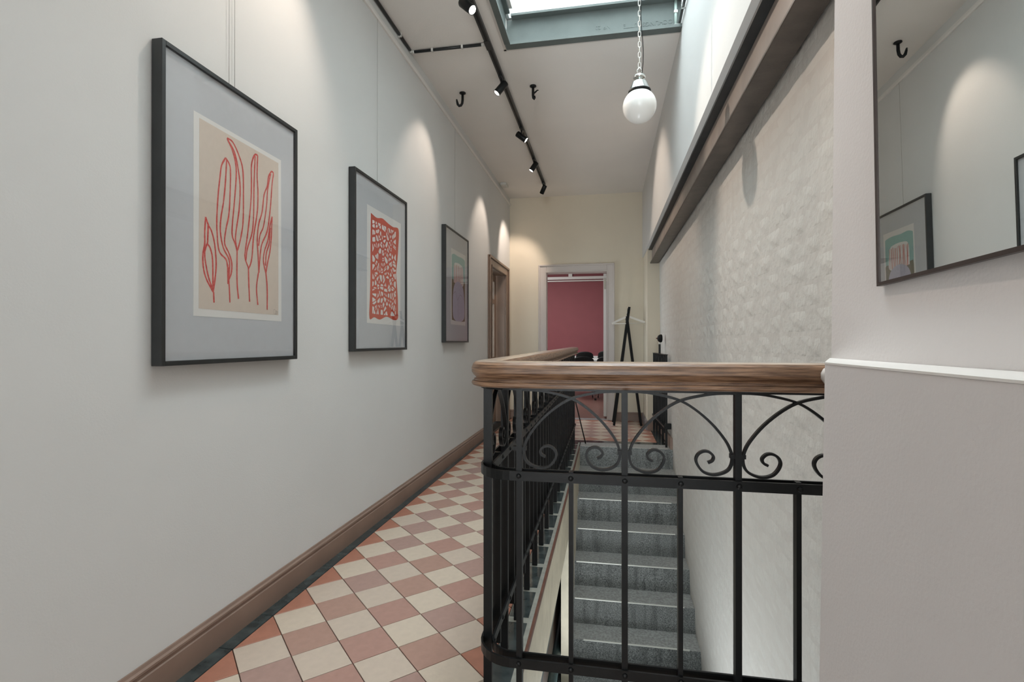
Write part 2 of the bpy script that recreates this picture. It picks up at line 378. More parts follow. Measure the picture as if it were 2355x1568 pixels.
# black border slabs along the well, pale joints at each long baluster
DY = .255; Y0 = 1.513
for k in range(-1, 17):
    y0 = max(Y0+DY*k+.02, 1.40); y1 = min(Y0+DY*(k+1)-.02, 5.72)
    t = prism_tile([(-.386, y0), (-.306, y0), (-.306, y1), (-.386, y1)], .001, .001); t.build('border_slab', M['slab'], floor)
MB().box(-.387, -.289, 1.37, 5.72, -.011, -.002).build('joint_mortar', M['slabjoint'], floor)
for k in range(4):                                         # border along the front edge of the well
    x0 = -.28+k*.24; prism_tile([(x0, 1.38), (x0+.238, 1.38), (x0+.238, 1.48), (x0, 1.48)], .001, .001).build('border_slab', M['slab'], floor)
# landing edge: dark strip then granite top step
prism_tile([(-.36, 5.725), (.60, 5.725), (.60, 5.842), (-.36, 5.842)], .0015, .001).build('border_slab', M['slab'], floor)
prism_tile([(.545, 5.845), (.632, 5.845), (.632, 6.63), (.545, 6.63)], .0015, .001).build('border_slab', M['slab'], floor)
# cream slab edge with a red-brown arris, cream wall under the far end
MB().box(-.2829, -.279, 1.5, 5.5, -.358, -.022).build('slab_edge', M['creamedge'], floor)
MB().box(-.2885, -.278, 1.5, 5.5, -.0215, -.0005).build('edge_trim', M['rededge'], floor)
struct(MB().box(-.334, -.2795, 3.84, 5.5, -1.45, -.3595).build('wall_stair_left', M['creamedge']))
# under the landing: boards and pipes seen past the slab edge
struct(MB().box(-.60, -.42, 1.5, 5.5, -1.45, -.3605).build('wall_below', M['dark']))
MB().box(-.4195, -.372, 1.5, 5.4, -.88, -.74).build('board', M['lowgrey'], bpy.data.objects['wall_below'])
MB().box(-.4195, -.385, 1.5, 5.4, -1.13, -.89).build('board', M['lowbrown'], bpy.data.objects['wall_below'])
MB().tube([(-.385, 1.5, -1.22), (-.385, 5.4, -1.22)], .05, 14).build('pipe', M['lowteal'], bpy.data.objects['wall_below'])
MB().tube([(-.385, 1.5, -1.34), (-.385, 5.4, -1.34)], .02, 10).build('pipe', M['lowgrey'], bpy.data.objects['wall_below'])
struct(MB().box(-.60, .95, 1.36, 1.5, -1.45, -.3605).build('wall_stair_front', M['wall']))

# stairs: six stone blocks down from the landing to a half landing
G, R, YS = .2366, .205, 5.5
stair = struct(MB().box(-.42, .95, 1.36, YS-6*G-.0005, -1.6, -1.4355).build('stairs', M['stone']))
def step(k):
    z = -R*k; y = YS-G*k; xr = xb(z)+.02
    mb = MB(); z0 = z-R-.02
    # rough block face, tread slightly proud, drawn as a grid so the riser is uneven
    rr = random.Random(k); nx, nz = 14, 4; idx = {}; v = []; f = []
    for i in range(nx+1):
        for j in range(nz+1):
            x = -.2785+(xr+.2785)*i/nx; zz = z0+(z-z0)*j/nz
            idx[i, j] = len(v); v.append((x, y+(rr.uniform(0, .004) if j < nz else .002), zz))
    for i in range(nx):
        for j in range(nz): f.append((idx[i, j], idx[i+1, j], idx[i+1, j+1], idx[i, j+1]))
    yb = y+G+.03 if k else y+.222
    o = len(v); v += [(-.2785, yb, z), (xr, yb, z)]; top = tuple(idx[i, nz] for i in range(nx+1))+(o+1, o); f.append(top)
    mb.add(v, f)
    me = mb.build('step', [M['stone'], M['stonetop']], stair)
    me.data.polygons[len(f)-1].material_index = 1
    # paler worn top
    x0, x1 = -.262, xr-.10
    if k == 6: x0 = -.18
    if k: MB().box(x0, x1, y-.002, y+.009, z-.003, z+.004).build('nosing_strip', M['nosing'], me)
    else: MB().box(x0, x1+.03, y+.004, y+.010, z-.001, z+.0015).build('nosing_strip', M['nosing'], me)
    return me
for k in range(0, 7): step(k)

# skirtings and rails
def skirt(path, name, h=.12, t=.016):
    prof = [(0, 0), (t, 0), (t, h*.70), (t*.75, h*.73), (t*.75, h*.80), (t*1.05, h*.84), (t*1.05, h*.90), (t*.55, h*.93), (t*.35, h), (0, h)]
    return struct(MB().sweep(path, prof).build(name, M['skirt']))
skirt([(XW, 5.98), (XW, -6)], 'baseboard_left')
skirt([(XW, YB), (XW, 7.21)], 'baseboard_left_far')
skirt([(-.965, YB), (XW, YB)], 'baseboard_back_left')
skirt([(.499, YB), (.108, YB)], 'baseboard_back')
struct(MB().box(.484, .4995, 6.645, YB-.02, 0, .12).build('baseboard_right', mat('grey_skirting', '#8d8686', .5)))
struct(MB().box(.50, .66, 6.622, 6.6395, 0, .115).build('baseboard_pier', M['skirt']))
struct(MB().box(.64, .664, 5.5, 6.62, 0, .115).build('baseboard_right_far', M['skirt']))
pr = MB(); pr.prism([(XW, 3.080), (XW+.012, 3.080), (XW+.016, 3.09), (XW+.016, 3.106), (XW+.008, 3.112), (XW+.008, 3.118), (XW, 3.118)], 'y', -6, YB)
struct(pr.build('trim_2', M['rail']), 'white picture rail along the left wall')
# skylight: steel beams, lining, shaft and pane
sk = struct(MB().box(SX0, SX1, SY1-.006, SY1+.004, ZC+.012, 3.385).build('trim_3', M['steel']), 'grey green steel beam framing the far end of the skylight')
MB().box(SX0+.0005, SX1, 3.548, SY1+.004, ZC-.008, ZC+.012).build('bottom_flange', M['steel'], sk)
MB().box(SX0+.04, SX1, 3.552, SY1+.004, 3.385, 3.400).build('top_flange', M['steel'], sk)
sl = struct(MB().box(SX0-.004, SX0+.006, SY0, SY1-.07, ZC+.012, 3.385).build('trim_4', M['steel']), 'grey green steel beam along the left side of the skylight')
MB().box(SX0-.004, SX0+.037, SY0, 3.547, ZC-.008, ZC+.012).build('bottom_flange', M['steel'], sl)
MB().box(SX0-.004, SX0+.037, SY0, 3.53, 3.385, 3.400).build('top_flange', M['steel'], sl)
b = MB(); b.box(SX0-.1, SX0+.047, SY0, SY1-.13, 3.401, 5.0); b.box(SX0-.1, SX1, 3.60, 3.75, 3.401, 5.0); b.box(SX0-.1, SX1, SY0-.12, SY0, 3.391, 5.0); b.box(SX0-.1, SX0+.02, SY1-.13, 3.6, 3.401, 5.0)
struct(b.build('wall_skylight_shaft', M['shaft']))
b = MB(); b.box(SX0+.035, SX0+.06, SY0, SY1-.11, 3.400, 3.424); struct(b.build('trim_5', M['white']))
b = MB(); b.box(SX0+.06, SX1, 3.565, 3.5995, 3.4005, 3.424); struct(b.build('trim_6', M['white']))
b = MB(); b.box(SX0-.022, SX0-.0045, SY0, SY1+.022, ZC-.004, ZC); b.box(SX0-.022, SX1, SY1+.0045, SY1+.022, ZC-.004, ZC); struct(b.build('trim_7', M['white']))
w1 = struct(MB().box(SX0-.1, SX1+.1, SY0-.1, 3.7, 5.02, 5.028).build('window_1', M['skyglass']))
for x in (-.3, .1): MB().box(x-.012, x+.012, SY0-.1, 3.7, 4.99, 5.019).build('glazing_bar', M['steel'], w1)
# rolled lettering on the steel web, upside down as the beam was fitted
def text(body, size, mtx, m, parent, depth=.0012):
    cu = bpy.data.curves.new('lettering', 'FONT'); cu.body = body; cu.size = size; cu.extrude = depth
    to = bpy.data.objects.new('lettering_tmp', cu); C.objects.link(to); dg = bpy.context.evaluated_depsgraph_get()
    me = bpy.data.meshes.new_from_object(to.evaluated_get(dg)); C.objects.unlink(to); bpy.data.objects.remove(to)
    me.transform(mtx); me.materials.clear(); me.materials.append(m); o = bpy.data.objects.new('lettering', me); C.objects.link(o); put(o, parent); return o
# +X in text -> -X world, +Y in text -> -Z world (rotated half a turn in the plane facing the camera)
def tm(x, z): return Matrix(((-1, 0, 0, x), (0, 0, 1, SY1-.0065), (0, -1, 0, z), (0, 0, 0, 1))) @ Matrix.Diagonal((1, 1, -1, 1))
text('R\u00d6CHLINGSH\u00dcTTE', .040, tm(.462, 3.268), M['steel'], sk)
text('NP', .036, tm(.025, 3.276), M['steel'], sk); text('20', .036, tm(-.04, 3.276), M['steel'], sk)

# doors
def arch(path, w, d, m, name, profd):
    pass
d1 = struct(MB().box(-.866, -.852, YB+.001, YB+.139, 0, 2.094).box(.001, .0125, YB+.001, YB+.139, 0, 2.094).box(-.866, .0125, YB+.001, YB+.139, 2.094, 2.106).build('door_1', M['arch']))
for nm, x0, x1, z0, z1 in (('architrave', -.965, -.851, 0, 2.208), ('architrave', 0.0, .108, 0, 2.208), ('architrave', -.851, 0.0, 2.094, 2.208)):
    mb = MB(); mb.bbox(x0, x1, YB-.018, YB-.0005, z0, z1, .003)
    mb.build(nm, M['arch'], d1)
b = MB(); b.bbox(-.966, -.943, YB-.030, YB-.0185, 0, 2.208, .004); b.bbox(.086, .109, YB-.030, YB-.0185, 0, 2.208, .004); b.bbox(-.966, .109, YB-.031, YB-.0185, 2.186, 2.209, .004)
b.bbox(-.868, -.851, YB-.026, YB-.0185, 0, 2.094, .003); b.bbox(0.0, .016, YB-.026, YB-.0185, 0, 2.094, .003); b.bbox(-.868, .016, YB-.026, YB-.0185, 2.094, 2.111, .003)
b.build('moulding', M['arch'], d1)
leaf = MB().bbox(-.046, -.003, 7.545, 8.36, .03, 2.085, .002).build('door_leaf', M['white'], d1)
MB().box(-.036, -.010, 7.538, 7.5445, 1.86, 2.02).build('hinge', M['brass'], leaf)
struct(MB().box(-.852, .0, YB-.018, YB+.139, -.0105, .002).build('trim_8', mat('grey_threshold', '#6f6a6a', .5)))
d2 = struct(MB().box(XW-.159, XW-.001, 6.134, 6.146, 0, 2.023).box(XW-.159, XW-.001, 7.024, 7.036, 0, 2.023).box(XW-.159, XW-.001, 6.134, 7.036, 2.018, 2.029).build('door_2', M['brownframe']))
for y0, y1, z0, z1 in ((5.981, 6.133, 0, 2.142), (7.037, 7.209, 0, 2.142), (6.133, 7.037, 2.023, 2.142)):
    MB().bbox(XW+.0005, XW+.018, y0, y1, z0, z1, .003).build('architrave', M['brownframe'], d2)
b = MB(); b.bbox(XW+.0185, XW+.034, 5.98, 6.01, 0, 2.143, .005); b.bbox(XW+.0185, XW+.034, 7.18, 7.21, 0, 2.143, .005); b.bbox(XW+.0185, XW+.035, 5.98, 7.21, 2.112, 2.144, .005)
b.bbox(XW+.0185, XW+.026, 6.115, 6.133, 0, 2.04, .003); b.bbox(XW+.0185, XW+.026, 7.037, 7.055, 0, 2.04, .003); b.bbox(XW+.0185, XW+.026, 6.115, 7.055, 2.023, 2.041, .003)
b.build('moulding', M['brownframe'], d2)
b = MB(); xa, xz = XW-.158, XW-.118
b.bbox(xa, xz, 6.15, 6.27, .01, 2.012); b.bbox(xa, xz, 6.90, 7.0, .01, 2.012); b.bbox(xa, xz, 6.27, 6.90, .01, .9); b.bbox(xa, xz, 6.27, 6.90, 1.92, 2.012); b.bbox(xa, xz, 6.27, 6.90, 1.62, 1.68)
lf = b.build('door_leaf', M['brownframe'], d2)
MB().box(xa+.018, xa+.024, 6.27, 6.90, 1.68, 1.92).build('pane', M['skyglass'], lf)
MB().box(xa+.018, xa+.024, 6.27, 6.90, .9, 1.62).build('pane', M['skyglass'], lf)
# side room beyond the brown door
b = MB(); b.box(-3.6, -3.5, 5.2, 7.6, 0, 3); b.box(-3.5, XW-.161, 5.1, 5.2, 0, 3); b.box(-3.5, XW-.161, 7.6, 7.7, 0, 3); b.box(-3.5, XW-.161, 5.2, 7.6, 3, 3.1); b.box(-3.5, XW-.161, 5.2, 7.6, -.2, 0)
struct(b.build('wall_side_room', M['shaft']))
# meeting room beyond the white door
struct(MB().box(-4.2, 3.0, YB+.141, 15.1, -.2, 0).build('floor_far', M['floorwood']))
struct(MB().box(-4.2, 3.0, 15.0, 15.1, 0, 3.4).build('wall_far', M['redwall']))
struct(MB().box(-4.3, -4.2, YB+.141, 15.1, 0, 3.4).build('wall_far_left', M['wall']))
struct(MB().box(3.0, 3.1, YB+.141, 15.1, 0, 3.4).build('wall_far_right', M['wall']))
struct(MB().box(-4.3, 3.1, YB+.141, 15.1, 3.4, 3.5).build('ceiling_far', M['shaft']))
# ------------------------------------------------------------------ steel beam under the upper wall
t = thing('steel_beam', 'dark brown steel girder carrying the white upper wall above the brick wall', 'beam', (.58, .99, 2.08))
BY0, BY1 = .97, 6.66
MB().bbox(.532, .634, BY0, BY1, 2.079, 2.093, .003).build('bottom_flange', M['beam'], t)
MB().box(.556, .572, BY0, BY1, 2.0935, 2.2465).build('web', M['beamweb'], t, label='paler pinkish brown web')
MB().box(.514, .634, BY0, BY1, 2.247, 2.2615).build('top_flange', mat('dark_steel_flange', '#3a3e40', .45, metal=.3, nscale=10, namt=.3), t)

# ------------------------------------------------------------------ iron balustrade round the stairwell
XR, YF = -.35, 1.43
RAIL_U, RAIL_L = (.716, .742), (.197, .223)
t = thing('balustrade', 'black wrought iron balustrade with a wooden handrail around the open stairwell', 'railing', (XR, YF, 0))
def corner(rad, x_end, y_end, n=9):
    p = [(x_end, YF)]
    for k in range(n+1):
        a = PI/2*k/n; p.append((XR+rad-rad*math.sin(a), YF+rad-rad*math.cos(a)))
    p.append((XR, y_end)); return p
prof = [(0, 1.0465), (.026, 1.046), (.036, 1.0435), (.043, 1.037), (.047, 1.027), (.047, 1.014), (.042, 1.006), (.036, 1.000), (.0335, .996), (.0335, .9945), (.040, .9935), (.0405, .9915), (.0375, .9905), (.0375, .989), (.045, .9875), (.047, .984), (.047, .980), (.043, .975), (.036, .973), (0, .973)]
prof = prof+[(-a, z) for a, z in prof[1:-1]][::-1]
hr = MB().sweep(corner(.085, .664, 5.66, 12), prof, True).build('handrail', [M['wood'], M['woodtop']], t, label='worn brown wooden handrail, rubbed top painted pale with reflected sheen')
hr.data.set_sharp_from_angle(angle=math.radians(24))
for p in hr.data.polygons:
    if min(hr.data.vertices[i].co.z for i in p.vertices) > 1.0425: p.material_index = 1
MB().lathe([(.003, -.022), (.012, -.019), (.019, -.008), (.019, .006), (.013, .017), (.005, .021)], (.5345, 1.378, 1.018), (0, 0, 1), 18).build('end_cap', M['white'], hr, label='small white rounded cap')
MB().sweep(corner(.085, .664, 5.64, 8), [(-.02, .9665), (.02, .9665), (.02, .9725), (-.02, .9725)]).build('handrail_strip', M['iron'], t)
for nm, (z0, z1) in (('upper_rail', RAIL_U), ('lower_rail', RAIL_L)):
    for s in (-1, 1):
        o0 = s*.0165; a, c = o0-.003, o0+.003
        MB().sweep(corner(.085, .664, 5.63, 8), [(a, z0), (c, z0), (c, z1), (a, z1)]).build(nm, M['iron'], t)
NL = 17
frontpost = [-.24+.2875*k for k in range(4)]
pm = MB().box(-.008, .008, -.0125, .0125, 0, .966).mesh('post', M['iron'])
pf = MB().box(-.008, .008, -.0125, .0125, 0, .966).mesh('post', M['iron'])
pside = MB().box(-.0125, .0125, -.008, .008, 0, .966).mesh('post', M['iron'])
bside = MB().box(-.0125, .0125, -.006, .006, 0, .744-.128).mesh('baluster', M['iron'])
bfront = MB().box(-.006, .006, -.0125, .0125, 0, .744-.128).mesh('baluster', M['iron'])
for x in frontpost[:3]: inst('post', pf, t, (x, YF, 0))
inst('post', pf, t, (frontpost[3], YF, 0))
for k in range(3): inst('baluster', bfront, t, (frontpost[k]+.14375, YF, .128))
for k in range(NL): inst('post', pside, t, (XR, Y0+DY*k, 0))
for k in range(NL-1): inst('baluster', bside, t, (XR, Y0+DY*(k+.5), .128))
SC = [(.2875, .966), (.247, .9655), (.208, .961), (.15, .947), (.108, .924), (.063, .885), (.029, .842), (.015, .812), (.0125, .789), (.02, .768), (.037, .756), (.06, .751), (.083, .757), (.097, .772), (.103, .789), (.097, .804), (.083, .812), (.069, .810), (.059, .799), (.062, .788), (.073, .782)]
SC = smooth(SC, 4)
for k in range(4):
    x = frontpost[k]
    if k < 3: MB().flatbar([(x+a, z) for a, z in SC], 'y', YF-.002, .013, .0065).build('scroll', M['iron'], t)
    if k: MB().flatbar([(x-a, z) for a, z in SC], 'y', YF+.0045, .013, .0065).build('scroll', M['iron'], t)
    else: pass
x = frontpost[3]
sm_ = [(a*DY/.2875, z) for a, z in SC]
scr = [MB().flatbar(sm_, 'x', 0, .013, .0065).mesh('scroll', M['iron']), MB().flatbar([(-a, z) for a, z in sm_], 'x', 0, .013, .0065).mesh('scroll', M['iron'])]
for k in range(NL):
    y = Y0+DY*k
    if k < NL-1: inst('scroll', scr[0], t, (XR-.002, y, 0))
    if k: inst('scroll', scr[1], t, (XR+.0045, y, 0))
rv = MB().lathe([(.0075, 0), (.0065, .003), (.003, .0048)], (0, 0, 0), (0, -1, 0), 10).mesh('rivet', M['iron'])
rs = MB().lathe([(.0075, 0), (.0065, .003), (.003, .0048)], (0, 0, 0), (1, 0, 0), 10).mesh('rivet', M['iron'])
for z in (.729, .210):
    for x in frontpost+[q+.14375 for q in frontpost[:3]]: inst('rivet', rv, t, (x, YF-.0196, z))
    for k in range(2*NL-1): inst('rivet', rs, t, (XR+.0196, Y0+DY*.5*k, z))
for x in frontpost:     # collars tying the scrolls to the posts
    MB().box(x-.019, x+.019, YF-.009, YF+.009, .797, .808).build('collar', M['iron'], t)
MB().tube([(-.345, 5.60, .52), (-.226, 5.66, .0)], .0065, 8).build('brace', M['iron'], t, label='thin slanted stay rod to the top step')

# short iron railing on the far right of the landing
t = thing('landing_railing', 'short black iron railing against the brick wall at the top of the stairs', 'railing', (.595, 6.1, 0))
ra, rb_ = Vector((.573, 6.58)), Vector((.612, 5.60))
def rp(u): q = ra.lerp(rb_, u); return q.x, q.y
for k in range(5):
    x, y = rp(k/4); MB().box(x-.011, x+.011, y-.008, y+.008, 0, .964).build('post', M['iron'], t)
    if k < 4:
        x, y = rp((k+.5)/4); MB().box(x-.01, x+.01, y-.006, y+.006, .13, .964).build('baluster', M['iron'], t)
def ribbon(pts, w, tk, name):
    mb = MB(); d = (rb_-ra).normalized(); n = Vector((-d.y, d.x)); v = []
    P = [Vector(p) for p in pts]
    for i, p in enumerate(P):
        tt = (P[min(i+1, len(P)-1)]-P[max(i-1, 0)]).normalized(); nn = Vector((-tt.y, tt.x))*tk/2
        for a, b2 in ((p+nn, -w/2), (p+nn, w/2), (p-nn, w/2), (p-nn, -w/2)):
            q = ra+d*a.x+n*b2; v.append((q.x, q.y, a.y))
    m = len(P); mb.add(v, [(i*4+k, i*4+(k+1) % 4, (i+1)*4+(k+1) % 4, (i+1)*4+k) for i in range(m-1) for k in range(4)]+[(3, 2, 1, 0), tuple(range((m-1)*4, m*4))])
    return mb.build(name, M['iron'], t)
LR = (rb_-ra).length
ribbon([(-.01, .967), (LR+.01, .967)], .03, .007, 'top_rail')
for z in (.21, .729):
    ribbon([(0, z), (LR, z)], .045, .02, 'lower_rail' if z < .5 else 'upper_rail')
for k in range(4):
    c = LR*(k+.5)/4; w = LR/8
    ribbon([(c-w*math.cos(a)*.95, .735+.222*math.sin(a)) for a in [PI*i/16 for i in range(17)]], .012, .0065, 'arch')
MB().bbox(.60, .662, 5.585, 5.625, .19, .25).build('wall_bracket', M['iron'], t, label='black bracket fixing to the brick wall')
# bell on the short railing
bx, by = rp(.5)
t = thing('bell', 'black domed bell on a short post above the landing railing', 'bell', (bx, by, .971))
MB().box(bx-.011, bx+.011, by-.011, by+.011, .9712, 1.075).build('post', M['iron'], t)
MB().lathe([(.010, 0), (.010, .022)], (bx, by, 1.0755), (0, 0, 1), 12).build('collar', M['clipw'], t, label='white collar under the dome')
MB().lathe([(.045, 0), (.047, .008), (.042, .026), (.030, .040), (.012, .047)], (bx+.022, by, 1.142), (-1, -.15, 0), 22).build('dome', M['black'], t)
MB().lathe([(.007, 0), (.006, .012), (.002, .015)], (bx-.0255, by-.006, 1.142), (-1, -.15, 0), 10).build('button', mat('red_brown_button', '#6d3a30', .4), t)

# ------------------------------------------------------------------ pictures
def frame(name, label, y0, y1, z0, z1, loc_label=None):
    t = thing(name, label, 'picture', (XW+.001, (y0+y1)/2, z0), 'framed prints on the left wall')
    fw, xa, xb_ = .0155, XW+.002, XW+.040
    b = MB(); 
    for ya, yb2, za, zb in ((y0, y0+fw, z0, z1), (y1-fw, y1, z0, z1), (y0+fw, y1-fw, z0, z0+fw), (y0+fw, y1-fw, z1-fw, z1)): b.bbox(xa, xb_, ya, yb2, za, zb, .0012)
    b.build('frame', M['lacq'], t)
    MB().box(XW+.012, XW+.0295, y0+fw, y1-fw, z0+fw, z1-fw).build('mount', M['mat_grey'], t)
    MB().box(XW+.0345, XW+.0365, y0+fw, y1-fw, z0+fw, z1-fw).build('glass', M['glass'], t)
    return t
PX = XW+.0300     # face of the paper
def sheet(nm, poly, m, parent, d=0., th=.0004):
    return MB().prism(poly, 'x', PX+d-th, PX+d).build(nm, m, parent)
def stroke(mb, pts, w, x, rr=None, taper=True):
    P = smooth(pts, 5) if len(pts) > 2 else pts
    P = [Vector(p) for p in P]; m = len(P); v = []
    for i, p in enumerate(P):
        d = (P[min(i+1, m-1)]-P[max(i-1, 0)]).normalized(); k = w*(rr.uniform(.85, 1.15) if rr else 1)
        n = Vector((-d.y, d.x))*k/2; v += [(x, p.x+n.x, p.y+n.y), (x, p.x-n.x, p.y-n.y)]
    mb.add(v, [(2*i, 2*i+1, 2*i+3, 2*i+2) for i in range(m-1)])
A = frame('framed_print', 'large framed red crayon drawing of seed pods, nearest on the left wall', 1.372, 2.084, 1.025, 2.041)
pa = sheet('paper', [(1.507, 1.188), (1.983, 1.188), (1.979, 1.871), (1.507, 1.876)], M['paper'], A)
sheet('print', [(1.530, 1.214), (1.962, 1.213), (1.961, 1.853), (1.532, 1.861)], M['beige'], pa, .0004, .0003)
ST = [[(1.56,1.531),(1.556,1.479),(1.556,1.438),(1.548,1.4),(1.55,1.357),(1.563,1.319),(1.595,1.276)],[(1.56,1.531),(1.572,1.507),(1.588,1.486),(1.602,1.444),(1.609,1.38),(1.605,1.33),(1.595,1.276)],[(1.572,1.507),(1.569,1.445)],[(1.569,1.445),(1.559,1.421),(1.556,1.397),(1.566,1.349),(1.579,1.312),(1.595,1.284)],[(1.569,1.44),(1.582,1.425),(1.592,1.388),(1.594,1.293)],[(1.597,1.276),(1.599,1.239)],[(1.654,1.768),(1.635,1.735),(1.628,1.697),(1.618,1.623),(1.612,1.541),(1.613,1.491),(1.623,1.425),(1.657,1.4),(1.665,1.373)],[(1.654,1.768),(1.671,1.754),(1.679,1.729),(1.677,1.64),(1.671,1.565),(1.657,1.511),(1.65,1.458),(1.671,1.426),(1.686,1.392),(1.684,1.355),(1.671,1.327)],[(1.66,1.766),(1.653,1.674),(1.644,1.605),(1.632,1.546),(1.629,1.495),(1.643,1.441),(1.671,1.405),(1.675,1.375),(1.671,1.327)],[(1.665,1.383),(1.668,1.312)],[(1.669,1.374),(1.671,1.327),(1.674,1.297),(1.677,1.245)],[(1.662,1.843),(1.685,1.814),(1.704,1.773),(1.709,1.722),(1.7,1.625),(1.689,1.533),(1.689,1.492),(1.704,1.466),(1.714,1.441)],[(1.662,1.843),(1.692,1.838),(1.726,1.797),(1.745,1.75),(1.748,1.654),(1.746,1.557),(1.734,1.495),(1.717,1.444)],[(1.667,1.836),(1.7,1.804),(1.722,1.737),(1.73,1.676),(1.724,1.594),(1.708,1.511),(1.706,1.474),(1.715,1.444)],[(1.663,1.84),(1.689,1.81)],[(1.714,1.444),(1.714,1.327),(1.722,1.262)],[(1.829,1.84),(1.81,1.833),(1.793,1.788),(1.793,1.716),(1.789,1.638),(1.773,1.525),(1.758,1.446),(1.758,1.419),(1.776,1.386)],[(1.829,1.84),(1.826,1.76),(1.831,1.694),(1.827,1.614),(1.806,1.515),(1.798,1.442),(1.79,1.407),(1.778,1.385)],[(1.814,1.831),(1.808,1.721),(1.806,1.609),(1.798,1.53),(1.77,1.459),(1.762,1.414)],[(1.776,1.386),(1.779,1.318),(1.783,1.256)],[(1.914,1.804),(1.896,1.776),(1.887,1.733),(1.868,1.693),(1.856,1.622),(1.835,1.566),(1.827,1.503),(1.831,1.459),(1.837,1.375)],[(1.914,1.804),(1.927,1.798),(1.919,1.754),(1.91,1.67),(1.901,1.61),(1.887,1.549),(1.857,1.497),(1.848,1.467),(1.842,1.427),(1.837,1.375)],[(1.909,1.792),(1.891,1.723),(1.883,1.651),(1.865,1.567),(1.844,1.528),(1.835,1.482)],[(1.831,1.464),(1.837,1.375)],[(1.834,1.375),(1.823,1.312),(1.831,1.247)],[(1.919,1.618),(1.905,1.576),(1.892,1.515),(1.87,1.465),(1.865,1.425),(1.879,1.381)],[(1.919,1.618),(1.914,1.531),(1.905,1.471),(1.892,1.429),(1.88,1.381)],[(1.905,1.564),(1.901,1.505),(1.883,1.462),(1.877,1.409)],[(1.907,1.57),(1.901,1.517)],[(1.88,1.381),(1.888,1.319),(1.888,1.231)]]
rr = random.Random(3); b = MB()
for i, q in enumerate(ST): stroke(b, q, .0068 if len(q) > 3 else .0072, PX+.0005+.00002*i, rr)
b.build('drawing', M['crayon'], pa)
b = MB()
for q in [[(1.941,1.234),(1.93,1.235),(1.928,1.224),(1.935,1.216),(1.945,1.219)],[(1.939,1.232),(1.943,1.217),(1.954,1.221),(1.943,1.226),(1.952,1.229),(1.944,1.232)],[(1.948,1.227),(1.96,1.226)]]: stroke(b, q, .0009, PX+.0012)
b.build('signature', M['pencil'], pa)
for y in (1.698, 1.727): MB().tube([(XW+.009, y, 2.035), (XW+.009, y, 3.085)], .0008, 6).build('hanging_wire', M['wire'], A)

B = frame('framed_print', 'framed orange red paper cut pattern, second picture along the left wall', 2.616, 3.366, 1.048, 2.060)
pb = sheet('paper', [(2.778, 1.211), (3.266, 1.208), (3.276, 1.894), (2.780, 1.897)], M['paper'], B)
PB = [(2.828, 1.858), (2.907, 1.847), (2.986, 1.862), (3.069, 1.85), (3.147, 1.844), (3.239, 1.846), (3.232, 1.722), (3.218, 1.637), (3.198, 1.552), (3.212, 1.471), (3.225, 1.39), (3.229, 1.308), (3.225, 1.254), (3.157, 1.243), (3.051, 1.26), (2.951, 1.237), (2.874, 1.248), (2.811, 1.239), (2.818, 1.37), (2.824, 1.503), (2.824, 1.649)]
PBs = smooth(PB+[PB[0]], 4)[:-1]
panel = sheet('paper_cut', PBs, M['cut'], pb, .0006, .0005)
rr = random.Random(11); seeds = []; ny, nz = 9, 14
for j in range(nz):
    for i in range(ny): seeds.append((2.852+(3.188-2.852)*(i+.5+rr.uniform(-.6, .6))/ny, 1.272+(1.815-1.272)*(j+.5+rr.uniform(-.6, .6))/nz))
holes = MB()
for a in seeds:
    pl = [(2.848, 1.268), (3.192, 1.268), (3.192, 1.822), (2.848, 1.822)]
    pl = [(a[0]+max(-.045, min(.045, 9)), 0)] and pl
    for c in seeds:
        if c is a or abs(c[0]-a[0]) > .16 or abs(c[1]-a[1]) > .16: continue
        nx, nz_ = c[0]-a[0], c[1]-a[1]; l = math.hypot(nx, nz_); nx /= l; nz_ /= l
        pl = clip(pl, nx, nz_, nx*(a[0]+c[0])/2+nz_*(a[1]+c[1])/2-.0072)
        if len(pl) < 3: break
    if len(pl) < 3 or rr.random() < .05: continue
    parts = [pl]
    if rr.random() < .55:
        cx = sum(p[0] for p in pl)/len(pl); cz = sum(p[1] for p in pl)/len(pl); an = rr.uniform(0, PI); nx, nz_ = math.cos(an), math.sin(an); d = nx*cx+nz_*cz
        parts = [clip(pl, nx, nz_, d-.0025), clip(pl, -nx, -nz_, -d-.0025)]
    for q in parts:
        if len(q) < 3 or parea(q) < 3e-5: continue
        q2 = []                                             # soften: corner-cut once
        for i in range(len(q)):
            p, n = q[i], q[(i+1) % len(q)]; q2 += [(p[0]*.88+n[0]*.12, p[1]*.88+n[1]*.12), (p[0]*.12+n[0]*.88, p[1]*.12+n[1]*.88)]
        holes.add([(PX+.0007, p[0], p[1]) for p in q2], [tuple(range(len(q2)))])
holes.build('cut_outs', M['paper'], pb)
MB().tube([(XW+.009, 2.961, 2.055), (XW+.009, 2.961, 3.085)], .0008, 6).build('hanging_wire', M['wire'], B)

Cc = frame('framed_print', 'framed print with teal arch and lilac dome, farthest on the left wall', 4.233, 4.980, 1.096, 2.108)
pc = sheet('paper', [(4.410, 1.258), (4.890, 1.260), (4.897, 1.944), (4.422, 1.939)], M['paper'], Cc)
def uv(u, v): return (4.415+.478*u, 1.942-.684*v)
def art(nm, pts, m, d, sm=True):
    q = smooth(pts+[pts[0]], 5)[:-1] if sm else pts
    return sheet(nm, [uv(*p) for p in q], m, pc, d, .0002)
rr = random.Random(5)
art('teal_field', [(.06, .085), (.2, .062), (.45, .068), (.7, .06), (.92, .075), (.95, .12), (.95, .40), (.9, .42), (.5, .41), (.1, .42), (.05, .40), (.045, .12)], M['teal'], .0004)
art('olive_field', [(.06, .40), (.3, .41), (.7, .40), (.94, .39), (.955, .5), (.95, .90), (.9, .94), (.5, .95), (.12, .94), (.05, .9), (.045, .5)], M['olive'], .0006)
